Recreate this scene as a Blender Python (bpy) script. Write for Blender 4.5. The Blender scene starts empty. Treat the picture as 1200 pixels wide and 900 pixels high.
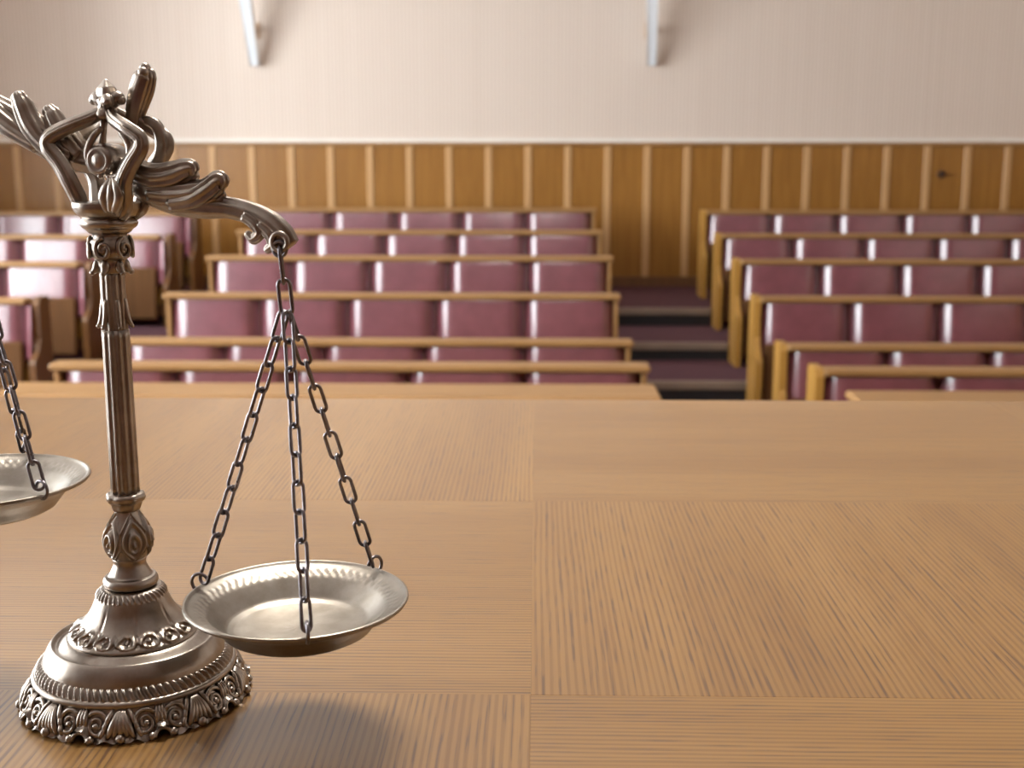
import bpy, math, random
from mathutils import Vector, Matrix
random.seed(7)
PI = math.pi
SC = bpy.context.scene
COL = SC.collection

# ------------------------------------------------------------------ camera
F = 1434.0                      # focal length in pixels of the 1200 x 900 frame
PITCH = math.radians(10.8)
VPX = 630.0                     # where the room's depth lines meet
EYE = Vector((0, 0, 1.78))
YAW = math.atan((VPX - 600) / F * math.cos(PITCH))
fh = Vector((-math.sin(YAW), math.cos(YAW), 0))
RIGHT = Vector((math.cos(YAW), math.sin(YAW), 0))
FWD = fh * math.cos(PITCH) + Vector((0, 0, -math.sin(PITCH)))
UP = fh * math.sin(PITCH) + Vector((0, 0, math.cos(PITCH)))
cd = bpy.data.cameras.new('camera'); cam = bpy.data.objects.new('camera', cd); COL.objects.link(cam)
cam.matrix_world = Matrix(((RIGHT.x, UP.x, -FWD.x, EYE.x), (RIGHT.y, UP.y, -FWD.y, EYE.y), (RIGHT.z, UP.z, -FWD.z, EYE.z), (0, 0, 0, 1)))
cd.sensor_width = 36; cd.lens = 36 * F / 1200; cd.clip_start = 0.02
cd.dof.use_dof = True; cd.dof.focus_distance = 0.84; cd.dof.aperture_fstop = 9.5
SC.camera = cam

def ray(px, py):
    return FWD + RIGHT * ((px - 600) / F) - UP * ((py - 450) / F)
def at_y(px, py, Y):
    r = ray(px, py); return EYE + r * ((Y - EYE.y) / r.y)
def at_z(px, py, Z):
    r = ray(px, py); return EYE + r * ((Z - EYE.z) / r.z)
def at_plane(px, py, P, n):
    r = ray(px, py); return EYE + r * ((P - EYE).dot(n) / r.dot(n))
def depth(P): return (P - EYE).dot(FWD)

# ------------------------------------------------------------------ light
W = bpy.data.worlds.new('sky'); SC.world = W; W.use_nodes = True
bg = W.node_tree.nodes['Background']
bg.inputs[0].default_value = (0.91, 0.965, 1.0, 1); bg.inputs[1].default_value = 9.0
W.cycles.sampling_method = 'MANUAL'; W.cycles.sample_map_resolution = 64
SC.view_settings.view_transform = 'Standard'; SC.view_settings.look = 'None'
SC.view_settings.gamma = 1.0; SC.view_settings.exposure = 0.98
SC.view_settings.use_curve_mapping = False
SC.cycles.max_bounces = 10; SC.cycles.diffuse_bounces = 6; SC.cycles.glossy_bounces = 5
SC.cycles.sample_clamp_indirect = 12

UNSEEN_LAMP = 27.0                                            # unseen ceiling lamp, added to light the desk and shade under the pan
XL, XR, YB, YF, ZC = -5.9, 5.4, 11.2, -3.2, 4.3       # room: left, right, far wall, wall behind the desk, ceiling
WINDOWS = [(0.2, 2.2), (2.5, 4.5), (4.8, 6.8), (7.1, 9.1)]
SILL, HEAD = 0.85, 3.85
for a, b in WINDOWS:                                   # portals only guide daylight through the real openings
    ld = bpy.data.lights.new('window_portal', 'AREA'); ld.shape = 'RECTANGLE'; ld.size = b - a; ld.size_y = HEAD - SILL
    ld.cycles.is_portal = True
    lo = bpy.data.objects.new('window_portal', ld); COL.objects.link(lo)
    lo.location = (XL - 0.02, (a + b) / 2, (SILL + HEAD) / 2)
    lo.matrix_world = Matrix.Translation(lo.location) @ Matrix(((0, 0, -1, 0), (1, 0, 0, 0), (0, -1, 0, 0), (0, 0, 0, 1)))

# ------------------------------------------------------------------ materials
MATS = {}
def new_mat(name):
    m = bpy.data.materials.new(name); m.use_nodes = True
    nt = m.node_tree; b = nt.nodes['Principled BSDF']; MATS[name] = m
    return m, nt, b
def N(nt, t, **kw):
    n = nt.nodes.new(t)
    for k, v in kw.items(): setattr(n, k, v)
    return n
def ramp(nt, stops, src):
    r = N(nt, 'ShaderNodeValToRGB'); cr = r.color_ramp
    while len(cr.elements) > len(stops): cr.elements.remove(cr.elements[-1])
    while len(cr.elements) < len(stops): cr.elements.new(0.5)
    for e, (p, c) in zip(cr.elements, stops):
        e.position = p; e.color = c if len(c) == 4 else (*c, 1)
    nt.links.new(src, r.inputs[0]); return r.outputs[0]
def coords(nt, scale, rnd=True):
    tc = N(nt, 'ShaderNodeTexCoord'); v = tc.outputs['Object']
    if rnd:
        oi = N(nt, 'ShaderNodeObjectInfo')
        mu = N(nt, 'ShaderNodeMath', operation='MULTIPLY'); mu.inputs[1].default_value = 37.0
        nt.links.new(oi.outputs['Random'], mu.inputs[0])
        ad = N(nt, 'ShaderNodeVectorMath', operation='ADD'); nt.links.new(v, ad.inputs[0]); nt.links.new(mu.outputs[0], ad.inputs[1]); v = ad.outputs[0]
    mp = N(nt, 'ShaderNodeMapping'); mp.inputs['Scale'].default_value = scale
    nt.links.new(v, mp.inputs[0]); return mp.outputs[0]
def noise(nt, vec, scale=1.0, detail=3.0, rough=0.5, dist=0.0):
    n = N(nt, 'ShaderNodeTexNoise'); n.inputs['Scale'].default_value = scale; n.inputs['Detail'].default_value = detail
    n.inputs['Roughness'].default_value = rough; n.inputs['Distortion'].default_value = dist
    nt.links.new(vec, n.inputs['Vector']); return n.outputs[0]
def mixc(nt, fac, a, b, mode='MIX'):
    m = N(nt, 'ShaderNodeMix', data_type='RGBA', blend_type=mode)
    if isinstance(fac, (int, float)): m.inputs[0].default_value = fac
    else: nt.links.new(fac, m.inputs[0])
    for s, i in ((a, 6), (b, 7)):
        if isinstance(s, tuple): m.inputs[i].default_value = (*s, 1)
        else: nt.links.new(s, m.inputs[i])
    return m.outputs[2]
def bump(nt, b, h, strength, dist):
    bn = N(nt, 'ShaderNodeBump'); bn.inputs['Strength'].default_value = strength; bn.inputs['Distance'].default_value = dist
    nt.links.new(h, bn.inputs['Height']); nt.links.new(bn.outputs[0], b.inputs['Normal'])
def swap(s, axis):          # s = (across, along, up)
    return (s[1], s[0], s[2]) if axis == 'x' else ((s[0], s[0], s[1]) if axis == 'z' else s)

def oak_desk(name, axis):
    m, nt, b = new_mat(name)
    pores = noise(nt, coords(nt, swap((640, 19, 60), axis)), 1, 1.0, 0.5, 0.0)
    wr_ = N(nt, 'ShaderNodeTexWave', wave_type='BANDS', bands_direction='X' if axis == 'y' else 'Y')
    wr_.inputs['Scale'].default_value = 62; wr_.inputs['Distortion'].default_value = 9; wr_.inputs['Detail'].default_value = 2.0
    wr_.inputs['Detail Scale'].default_value = 0.22; wr_.inputs['Detail Roughness'].default_value = 0.55
    nt.links.new(coords(nt, swap((1, 0.10, 1), axis)), wr_.inputs['Vector'])
    fine = noise(nt, coords(nt, swap((300, 2.0, 20), axis)), 1, 1.5, 0.5, 0.25)
    rmix = N(nt, 'ShaderNodeMath', operation='MULTIPLY_ADD'); rmix.inputs[1].default_value = 0.42
    nt.links.new(wr_.outputs[1], rmix.inputs[0])
    fm_ = N(nt, 'ShaderNodeMath', operation='MULTIPLY'); fm_.inputs[1].default_value = 0.58; nt.links.new(fine, fm_.inputs[0]); nt.links.new(fm_.outputs[0], rmix.inputs[2])
    rings = rmix.outputs[0]
    broad = noise(nt, coords(nt, swap((11, 1.0, 4), axis)), 1, 2, 0.5, 0.5)
    pf = ramp(nt, [(0.535, (0, 0, 0)), (0.62, (1, 1, 1))], pores)
    rf = ramp(nt, [(0.42, (0, 0, 0)), (0.66, (1, 1, 1))], rings)
    mu = N(nt, 'ShaderNodeMath', operation='MULTIPLY'); nt.links.new(pf, mu.inputs[0])
    ad = N(nt, 'ShaderNodeMath', operation='MULTIPLY_ADD'); ad.inputs[1].default_value = 0.72; ad.inputs[2].default_value = 0.08
    nt.links.new(rf, ad.inputs[0]); nt.links.new(ad.outputs[0], mu.inputs[1])
    base = ramp(nt, [(0.3, (0.212, 0.106, 0.027)), (0.52, (0.246, 0.129, 0.035)), (0.75, (0.275, 0.150, 0.046))], broad)
    base = mixc(nt, rf, base, mixc(nt, 1.0, base, (0.74, 0.66, 0.56), 'MULTIPLY'))
    col = mixc(nt, mu.outputs[0], base, (0.085, 0.040, 0.020))
    nt.links.new(col, b.inputs['Base Color'])
    b.inputs['Roughness'].default_value = 0.32; b.inputs['IOR'].default_value = 1.5
    b.inputs['Coat Weight'].default_value = 0.5; b.inputs['Coat Roughness'].default_value = 0.16; b.inputs['Coat IOR'].default_value = 1.6
    inv = N(nt, 'ShaderNodeMath', operation='MULTIPLY'); inv.inputs[1].default_value = -1
    nt.links.new(mu.outputs[0], inv.inputs[0])
    bump(nt, b, inv.outputs[0], 0.12, 0.0004)
    return m
oak_desk('oak_along', 'y'); oak_desk('oak_across', 'x')

def wood(name, c0, c1, rough, axis='z', sc=1.0):
    m, nt, b = new_mat(name)
    g = noise(nt, coords(nt, tuple(v * sc for v in swap((38, 1.6, 12), axis))), 1, 4, 0.6, 0.8)
    col = ramp(nt, [(0.32, c0), (0.68, c1)], g)
    nt.links.new(col, b.inputs['Base Color']); b.inputs['Roughness'].default_value = rough
    bump(nt, b, g, 0.08, 0.001)
    return m
wood('wainscot', (0.25, 0.108, 0.019), (0.34, 0.157, 0.032), 0.32)
wood('batten', (0.50, 0.29, 0.12), (0.58, 0.35, 0.16), 0.4)
wood('rail_wood', (0.29, 0.15, 0.052), (0.38, 0.21, 0.08), 0.38, 'x')
wood('panel_wood', (0.36, 0.18, 0.035), (0.48, 0.26, 0.06), 0.36)
wood('seat_wood', (0.085, 0.035, 0.010), (0.125, 0.055, 0.016), 0.75).node_tree.nodes['Principled BSDF'].inputs['Specular IOR Level'].default_value = 0.2
wood('shaded_end_wood', (0.115, 0.046, 0.010), (0.165, 0.070, 0.016), 0.4)  # bench ends of the left block: aisle-side shade put into a darker wood colour
wood('dark_wood', (0.12, 0.055, 0.022), (0.2, 0.09, 0.035), 0.4)

m, nt, b = new_mat('leatherette')
g = noise(nt, coords(nt, (9, 9, 9)), 1, 3, 0.6)
nt.links.new(ramp(nt, [(0.3, (0.155, 0.036, 0.050)), (0.7, (0.205, 0.052, 0.070))], g), b.inputs['Base Color'])
b.inputs['Roughness'].default_value = 0.55; b.inputs['IOR'].default_value = 1.5
b.inputs['Coat Weight'].default_value = 1.0; b.inputs['Coat Roughness'].default_value = 0.2; b.inputs['Coat IOR'].default_value = 1.85
bump(nt, b, noise(nt, coords(nt, (5, 5, 5)), 1, 2, 0.5), 0.2, 0.02)

m, nt, b = new_mat('wallpaper')
tc = N(nt, 'ShaderNodeTexCoord')
wv = N(nt, 'ShaderNodeTexWave', wave_type='BANDS', bands_direction='X', wave_profile='SIN')
wv.inputs['Scale'].default_value = 2 * PI / 20 / 0.033; wv.inputs['Distortion'].default_value = 0
nt.links.new(tc.outputs['Object'], wv.inputs['Vector'])
soft = noise(nt, coords(nt, (30, 1, 0.15), False), 1, 2, 0.5)
col = mixc(nt, wv.outputs[1], (0.66, 0.56, 0.485), (0.78, 0.685, 0.605))
col = mixc(nt, soft, col, mixc(nt, 1.0, col, (0.92, 0.90, 0.88), 'MULTIPLY'))
nt.links.new(col, b.inputs['Base Color']); b.inputs['Roughness'].default_value = 0.75
bump(nt, b, wv.outputs[1], 0.3, 0.002)

def plain(name, c, rough=0.6, metallic=0.0, var=0.12, sc=6):
    m, nt, b = new_mat(name)
    g = noise(nt, coords(nt, (sc, sc, sc)), 1, 3, 0.6)
    lo = tuple(v * (1 - var) for v in c); hi = tuple(min(1, v * (1 + var)) for v in c)
    nt.links.new(ramp(nt, [(0.3, lo), (0.7, hi)], g), b.inputs['Base Color'])
    b.inputs['Roughness'].default_value = rough; b.inputs['Metallic'].default_value = metallic
    return m
plain('plaster', (0.90, 0.86, 0.80), 0.8, 0, 0.03)
plain('plaster_wall', (0.74, 0.64, 0.55), 0.8, 0, 0.03)
plain('white_trim', (0.80, 0.77, 0.72), 0.5, 0, 0.03)
plain('window_paint', (0.85, 0.85, 0.84), 0.4, 0, 0.02)
plain('nosing', (0.23, 0.17, 0.13), 0.5, 0, 0.1)
plain('riser_black', (0.012, 0.010, 0.012), 0.7)
plain('socket_black', (0.03, 0.022, 0.02), 0.4)
plain('lamp_metal', (0.72, 0.70, 0.68), 0.35, 0.0, 0.03)
plain('lamp_bracket', (0.55, 0.40, 0.28), 0.4, 0.3, 0.05)
m, nt, b = new_mat('frosted_glass')
nt.links.new(ramp(nt, [(0.3, (0.80, 0.86, 0.92)), (0.7, (0.86, 0.90, 0.95))], noise(nt, coords(nt, (3, 3, 3)), 1, 2)), b.inputs['Base Color'])
b.inputs['Roughness'].default_value = 0.25; b.inputs['Subsurface Weight'].default_value = 0.0
m, nt, b = new_mat('carpet')
g = noise(nt, coords(nt, (160, 160, 160), False), 1, 3, 0.7)
nt.links.new(ramp(nt, [(0.3, (0.060, 0.018, 0.028)), (0.7, (0.115, 0.038, 0.052))], g), b.inputs['Base Color'])
b.inputs['Roughness'].default_value = 0.95; bump(nt, b, g, 0.6, 0.004)
m, nt, b = new_mat('pane_glass')
nt.nodes.remove(b); out = nt.nodes['Material Output']
tr = N(nt, 'ShaderNodeBsdfTransparent'); gl = N(nt, 'ShaderNodeBsdfGlossy'); gl.inputs['Roughness'].default_value = 0.02
fr = N(nt, 'ShaderNodeFresnel'); fr.inputs[0].default_value = 1.3; mx = N(nt, 'ShaderNodeMixShader')
nt.links.new(fr.outputs[0], mx.inputs[0]); nt.links.new(tr.outputs[0], mx.inputs[1]); nt.links.new(gl.outputs[0], mx.inputs[2]); nt.links.new(mx.outputs[0], out.inputs[0])

def metal(name, c0, c1, r0, r1, sc):
    m, nt, b = new_mat(name)
    g = noise(nt, coords(nt, (sc, sc, sc), False), 1, 4, 0.65)
    nt.links.new(ramp(nt, [(0.35, c0), (0.65, c1)], g), b.inputs['Base Color'])
    rr = N(nt, 'ShaderNodeMapRange'); rr.inputs[3].default_value = r0; rr.inputs[4].default_value = r1
    nt.links.new(g, rr.inputs[0]); nt.links.new(rr.outputs[0], b.inputs['Roughness'])
    b.inputs['Metallic'].default_value = 1.0
    bump(nt, b, noise(nt, coords(nt, (sc * 6, sc * 6, sc * 6), False), 1, 3), 0.05, 0.0006)
metal('antique_pewter', (0.29, 0.245, 0.205), (0.41, 0.36, 0.315), 0.22, 0.40, 45)
metal('pan_pewter', (0.26, 0.228, 0.19), (0.34, 0.305, 0.265), 0.30, 0.46, 60)
metal('chain_steel', (0.15, 0.135, 0.143), (0.24, 0.22, 0.235), 0.22, 0.36, 90)

# ------------------------------------------------------------------ mesh helpers
class MB:
    def __init__(s): s.v = []; s.f = []
    def add(s, vs, fs):
        o = len(s.v); s.v += [tuple(v) for v in vs]; s.f += [tuple(i + o for i in f) for f in fs]; return s
    def box(s, x0, x1, y0, y1, z0, z1, bev=0.0):
        if bev <= 0:
            vs = [(x, y, z) for z in (z0, z1) for y in (y0, y1) for x in (x0, x1)]
            return s.add(vs, [(0, 2, 3, 1), (4, 5, 7, 6), (0, 1, 5, 4), (2, 6, 7, 3), (0, 4, 6, 2), (1, 3, 7, 5)])
        vs = []; b_ = bev
        idx = {}
        for iz, z in enumerate((z0, z1)):
            for iy, y in enumerate((y0, y1)):
                for ix, x in enumerate((x0, x1)):
                    sx, sy, sz = (1, -1)[ix], (1, -1)[iy], (1, -1)[iz]
                    idx[ix, iy, iz, 'x'] = len(vs); vs.append((x, y + sy * b_, z + sz * b_))
                    idx[ix, iy, iz, 'y'] = len(vs); vs.append((x + sx * b_, y, z + sz * b_))
                    idx[ix, iy, iz, 'z'] = len(vs); vs.append((x + sx * b_, y + sy * b_, z))
        fs = []
        for i in (0, 1):
            q = [idx[i, 0, 0, 'x'], idx[i, 1, 0, 'x'], idx[i, 1, 1, 'x'], idx[i, 0, 1, 'x']]; fs.append(q if i else q[::-1])
            q = [idx[0, i, 0, 'y'], idx[1, i, 0, 'y'], idx[1, i, 1, 'y'], idx[0, i, 1, 'y']]; fs.append(q[::-1] if i else q)
            q = [idx[0, 0, i, 'z'], idx[1, 0, i, 'z'], idx[1, 1, i, 'z'], idx[0, 1, i, 'z']]; fs.append(q if i else q[::-1])
        for a in (0, 1):
            for c in (0, 1):
                fs.append([idx[a, c, 0, 'x'], idx[a, c, 1, 'x'], idx[a, c, 1, 'y'], idx[a, c, 0, 'y']])
                fs.append([idx[a, 0, c, 'x'], idx[a, 1, c, 'x'], idx[a, 1, c, 'z'], idx[a, 0, c, 'z']])
                fs.append([idx[0, a, c, 'y'], idx[1, a, c, 'y'], idx[1, a, c, 'z'], idx[0, a, c, 'z']])
                for e in (0, 1): fs.append([idx[a, c, e, 'x'], idx[a, c, e, 'y'], idx[a, c, e, 'z']])
        return s.add(vs, fs)
    def prism(s, prof, x0, x1):              # profile of (y, z) pushed along x
        n = len(prof)
        vs = [(x0, y, z) for y, z in prof] + [(x1, y, z) for y, z in prof]
        fs = [(i, (i + 1) % n, n + (i + 1) % n, n + i) for i in range(n)] + [tuple(range(n))[::-1], tuple(range(n, 2 * n))]
        return s.add(vs, fs)
    def lathe(s, prof, seg=64, fn=None, c=(0, 0, 0)):
        n = len(prof); vs = []; fs = []
        for i, (r, z) in enumerate(prof):
            for j in range(seg):
                th = 2 * PI * j / seg; rr, zz = (r, z) if fn is None else fn(th, i, r, z)
                vs.append((c[0] + rr * math.cos(th), c[1] + rr * math.sin(th), c[2] + zz))
        for i in range(n - 1):
            for j in range(seg):
                k = (j + 1) % seg; fs.append((i * seg + j, i * seg + k, (i + 1) * seg + k, (i + 1) * seg + j))
        if prof[0][0] > 1e-5: fs.append(tuple(range(seg))[::-1])
        if prof[-1][0] > 1e-5: fs.append(tuple(range((n - 1) * seg, n * seg)))
        return s.add(vs, fs)
    def tube(s, pts, rad, n=10, closed=False, flat=1.0, ref=None, flute=0, amp=0.0, phase=0.0):
        P = [Vector(p) for p in pts]; m_ = len(P)
        R = rad if isinstance(rad, (list, tuple)) else [rad] * m_
        T = []
        for i in range(m_):
            a = P[(i - 1) % m_] if (closed or i > 0) else P[0]; b_ = P[(i + 1) % m_] if (closed or i < m_ - 1) else P[-1]
            T.append((b_ - a).normalized())
        nrm = Vector(ref) if ref is not None else (Vector((0, 0, 1)) if abs(T[0].z) < 0.9 else Vector((1, 0, 0)))
        vs = []
        for i in range(m_):
            if ref is not None: nrm = Vector(ref)
            nrm = nrm - T[i] * nrm.dot(T[i])
            if nrm.length < 1e-6: nrm = T[i].orthogonal()
            nrm.normalize(); bi = T[i].cross(nrm)
            for j in range(n):
                a = 2 * PI * j / n
                k = 1 + (amp * math.cos(flute * a + phase) if flute else 0)
                vs.append(P[i] + (bi * math.cos(a) + nrm * (math.sin(a) * flat)) * (R[i] * k))
        fs = []
        for i in range(m_ if closed else m_ - 1):
            i2 = (i + 1) % m_
            for j in range(n):
                k = (j + 1) % n; fs.append((i * n + j, i2 * n + j, i2 * n + k, i * n + k))
        if not closed: fs += [tuple(range(n)), tuple(range((m_ - 1) * n, m_ * n))[::-1]]
        return s.add(vs, fs)
    def ball(s, c, r, n=14, sq=(1, 1, 1)):
        prof = [(max(1e-6, r * math.sin(PI * i / n)), -r * math.cos(PI * i / n)) for i in range(n + 1)]
        o = len(s.v); s.lathe(prof, n * 2)
        for i in range(o, len(s.v)):
            x, y, z = s.v[i]; s.v[i] = (c[0] + x * sq[0], c[1] + y * sq[1], c[2] + z * sq[2])
        return s
    def mesh(s, name, mat, smooth=False, angle=None):
        me = bpy.data.meshes.new(name); me.from_pydata(s.v, [], s.f); me.update()
        import bmesh
        bm = bmesh.new(); bm.from_mesh(me); bmesh.ops.recalc_face_normals(bm, faces=bm.faces[:]); bm.to_mesh(me); bm.free()
        me.materials.append(MATS[mat])
        if smooth:
            me.shade_smooth()
            if angle: me.set_sharp_from_angle(angle=math.radians(angle))
        return me
    def build(s, name, mat, parent=None, smooth=False, angle=None, loc=None):
        return link(name, s.mesh(name, mat, smooth, angle), parent, loc)
def link(name, me, parent=None, loc=None):
    o = bpy.data.objects.new(name, me); COL.objects.link(o)
    if parent: o.parent = parent
    if loc is not None: o.location = loc
    return o
def empty(name, loc): return link(name, None, None, loc)
def tag(o, label, cat, group=None):
    o['label'] = label; o['category'] = cat
    if group: o['group'] = group
    return o
def struct(o, label=None):
    o['kind'] = 'structure'
    if label: o['label'] = label
    return o
def spline(P, k=8):
    P = [Vector(p) for p in P]; out = []
    Q = [P[0] * 2 - P[1]] + P + [P[-1] * 2 - P[-2]]
    for i in range(1, len(Q) - 2):
        a, b_, c, d = Q[i - 1], Q[i], Q[i + 1], Q[i + 2]
        for j in range(k):
            t = j / k
            out.append(0.5 * ((2 * b_) + (c - a) * t + (2 * a - 5 * b_ + 4 * c - d) * t * t + (3 * b_ - a - 3 * c + d) * t ** 3))
    out.append(P[-1].copy()); return out
def lerps(R, k=8):
    out = []
    for i in range(len(R) - 1):
        for j in range(k):
            t = j / k; t = t * t * (3 - 2 * t) if False else t; out.append(R[i] * (1 - t) + R[i + 1] * t)
    return out + [R[-1]]

# ------------------------------------------------------------------ room shell
EDGE = [6.85, 7.78, 8.64, 9.56, YB]            # front edges of the stepped tiers
TIER = [0.153, 0.312, 0.43, 0.56]
struct(MB().box(XL - 0.3, XR + 0.3, YF - 0.3, YB + 0.3, -0.15, 0).build('floor', 'carpet'), 'dark burgundy carpeted courtroom floor')
struct(MB().box(XL - 0.3, XR + 0.3, YF - 0.3, YB + 0.3, ZC, ZC + 0.15).build('ceiling', 'plaster'), 'plain pale plaster ceiling')
DAIS = 0.64
struct(MB().box(XL, XR, YF, 2.3, 0, DAIS).build('floor_dais', 'carpet'), 'raised carpeted dais under the judges desk')
for i, z in enumerate(TIER):
    t = MB().box(XL, XR, EDGE[i], EDGE[i + 1], 0, z).build('floor_tier', 'carpet')
    struct(t, 'burgundy carpeted tier of the stepped seating floor')
    lo = TIER[i - 1] if i else 0
    for a, b_ in ((-2.98, -2.32), (0.60, 1.36)):
        MB().box(a, b_, EDGE[i] - 0.012, EDGE[i], lo, z - 0.045).build('riser', 'riser_black', t)
        MB().box(a, b_, EDGE[i] - 0.03, EDGE[i] + 0.03, z - 0.045, z + 0.006, 0.005).build('nosing', 'nosing', t)

wb = struct(MB().box(XL - 0.2, XR + 0.2, YB, YB + 0.2, 0, ZC).build('wall_back', 'wallpaper'), 'cream ribbed wallpaper wall above wood panelling')
TOPZ = at_y(640, 167, YB).z
pitch_m = 46.3 * depth(at_y(620, 200, YB)) / F
x0 = at_y(619, 200, YB).x
pan_mesh = MB().box(-(pitch_m - 0.050) / 2, (pitch_m - 0.050) / 2, -0.022, 0.0, TIER[-1] + 0.09, TOPZ - 0.03, 0.003).mesh('panel', 'wainscot')
bat_mesh = MB().box(-0.031, 0.031, -0.034, 0.0, TIER[-1] + 0.09, TOPZ - 0.03, 0.006).mesh('batten', 'batten')
k0 = int((XL - x0) / pitch_m); k1 = int((XR - x0) / pitch_m)
for k in range(k0, k1 + 1):
    x = x0 + k * pitch_m
    if XL + 0.05 < x < XR - 0.05: link('batten', bat_mesh, wb, (x, YB, 0))
    xm = x + pitch_m / 2
    if XL + 0.1 < xm < XR - 0.2: link('panel', pan_mesh, wb, (xm, YB, 0))
MB().box(XL, XR, YB - 0.045, YB, TOPZ - 0.03, TOPZ, 0.006).build('cap_rail', 'rail_wood', wb)
MB().box(XL, XR, YB - 0.02, YB, TOPZ, TOPZ + 0.035, 0.004).build('dado_bead', 'white_trim', wb)
struct(MB().box(XL, XR, YB - 0.04, YB, TIER[-1], TIER[-1] + 0.09, 0.004).build('baseboard_back', 'dark_wood'), 'brown baseboard under the wood panelling')

wl = MB().box(XL - 0.25, XL, YF - 0.2, YB + 0.2, 0, SILL).box(XL - 0.25, XL, YF - 0.2, YB + 0.2, HEAD, ZC)
ys = [YF - 0.2] + [v for w in WINDOWS for v in w] + [YB + 0.2]
for i in range(0, len(ys), 2): wl.box(XL - 0.25, XL, ys[i], ys[i + 1], SILL, HEAD)
struct(wl.build('wall_left', 'plaster_wall'), 'left cream wall with tall windows')
for i, (a, b_) in enumerate(WINDOWS):
    fr_ = MB(); w = 0.07
    fr_.box(XL - 0.16, XL - 0.09, a, a + w, SILL, HEAD).box(XL - 0.16, XL - 0.09, b_ - w, b_, SILL, HEAD)
    fr_.box(XL - 0.16, XL - 0.09, a + w, b_ - w, SILL, SILL + w).box(XL - 0.16, XL - 0.09, a + w, b_ - w, HEAD - w, HEAD)
    fo = struct(fr_.build('window_%d' % (i + 1), 'window_paint'), 'tall white framed window in the left wall')
    mid = (a + b_) / 2; zt = SILL + (HEAD - SILL) * 0.68
    MB().box(XL - 0.155, XL - 0.095, mid - 0.035, mid + 0.035, SILL + w, HEAD - w).build('mullion', 'window_paint', fo)
    for p, q in ((a + w, mid - 0.035), (mid + 0.035, b_ - w)):
        MB().box(XL - 0.15, XL - 0.10, p, q, zt - 0.025, zt + 0.025).build('transom', 'window_paint', fo)
        for u, v in ((SILL + w, zt - 0.025), (zt + 0.025, HEAD - w)):
            MB().add([(XL - 0.125, p, u), (XL - 0.125, q, u), (XL - 0.125, q, v), (XL - 0.125, p, v)], [(0, 1, 2, 3)]).build('pane', 'pane_glass', fo)
    MB().box(XL - 0.09, XL + 0.1, a - 0.05, b_ + 0.05, SILL - 0.04, SILL, 0.008).build('window_sill', 'window_paint', fo)
wr = struct(MB().box(XR, XR + 0.2, YF - 0.2, YB + 0.2, 0, ZC).build('wall_right', 'plaster_wall'), 'right cream wall above wood panelling')
MB().box(XR - 0.03, XR, YF + 0.03, YB - 0.05, TIER[-1], TOPZ).build('wood_cladding', 'wainscot', wr)
wf = struct(MB().box(XL - 0.2, XR + 0.2, YF - 0.2, YF, 0, ZC).build('wall_front', 'plaster_wall'), 'wall behind the judges desk')
MB().box(XL, XR, YF, YF + 0.03, DAIS, ZC).build('wood_cladding', 'dark_wood', wf)

# ------------------------------------------------------------------ bench rows
SEAT = 0.55
def cushion_mesh(wd, ht, th=0.075):
    mb = MB(); bx_ = 0.062
    us = [(0, 0), (0.006, 0.16), (bx_ * 0.5, 0.55), (bx_ - 0.006, 0.86), (bx_ + 0.008, 0.945), (bx_ + 0.05, 0.975), (wd / 2, 1.0)]
    U = us + [(wd - u, d) for u, d in us[-2::-1]]
    bz = 0.035
    vs_ = [(0, 0.0), (0.006, 0.45), (0.016, 0.82), (0.026, 0.955), (0.038, 0.99), (0.05, 0.998), (ht / 2, 1.0)]
    V = vs_ + [(ht - u, d) for u, d in vs_[-2::-1]]
    vs = []
    for v, dv in V:
        for u, du in U: vs.append((u - wd / 2, -th * min(du, dv) if dv < 0.9 else -th * du * dv, v - ht))
    n = len(U); fs = []
    for i in range(len(V) - 1):
        for j in range(n - 1): fs.append((i * n + j, i * n + j + 1, (i + 1) * n + j + 1, (i + 1) * n + j))
    m_ = len(V)
    ring = list(range(n)) + [i * n + n - 1 for i in range(1, m_)] + [(m_ - 1) * n + j for j in range(n - 2, -1, -1)] + [i * n for i in range(m_ - 2, 0, -1)]
    fs.append(tuple(ring[::-1]))
    mb.add(vs, fs)
    return mb.mesh('back_cushion', 'leatherette', True, 50)
CUSH = cushion_mesh(SEAT - 0.004, 0.385)
SEATM = MB().box(-SEAT / 2 + 0.02, SEAT / 2 - 0.02, -0.02, 0.02, -0.2, 0.2, 0.012).mesh('seat_board', 'seat_wood')
RECLINE = math.radians(7.5)
PADM = MB().prism([(0.0, -0.36), (0.0, 0.0), (-0.112, -0.02), (-0.116, -0.34)], -0.022, 0.022)
for i_, v_ in enumerate(PADM.v):
    if v_[1] < -0.05 and v_[0] < 0: PADM.v[i_] = (v_[0], -0.072, v_[2])
PADM = PADM.mesh('end_pad', 'leatherette')
def end_panel(h, slim=False, mat='panel_wood'):
    if slim:
        return MB().box(-0.013, 0.013, -0.07, 0.05, 0, h, 0.004).mesh('end_panel', 'rail_wood')
    prof = [(-0.20, 0.0), (-0.20, h - 0.40), (-0.19, h - 0.375), (-0.165, h - 0.36), (-0.13, h - 0.33), (-0.09, h - 0.25), (-0.085, h - 0.04), (-0.07, h - 0.008), (-0.04, h), (0.06, h), (0.085, h - 0.02), (0.09, 0.0)]
    return MB().prism(prof, -0.02, 0.02).mesh('end_panel', mat)
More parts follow.
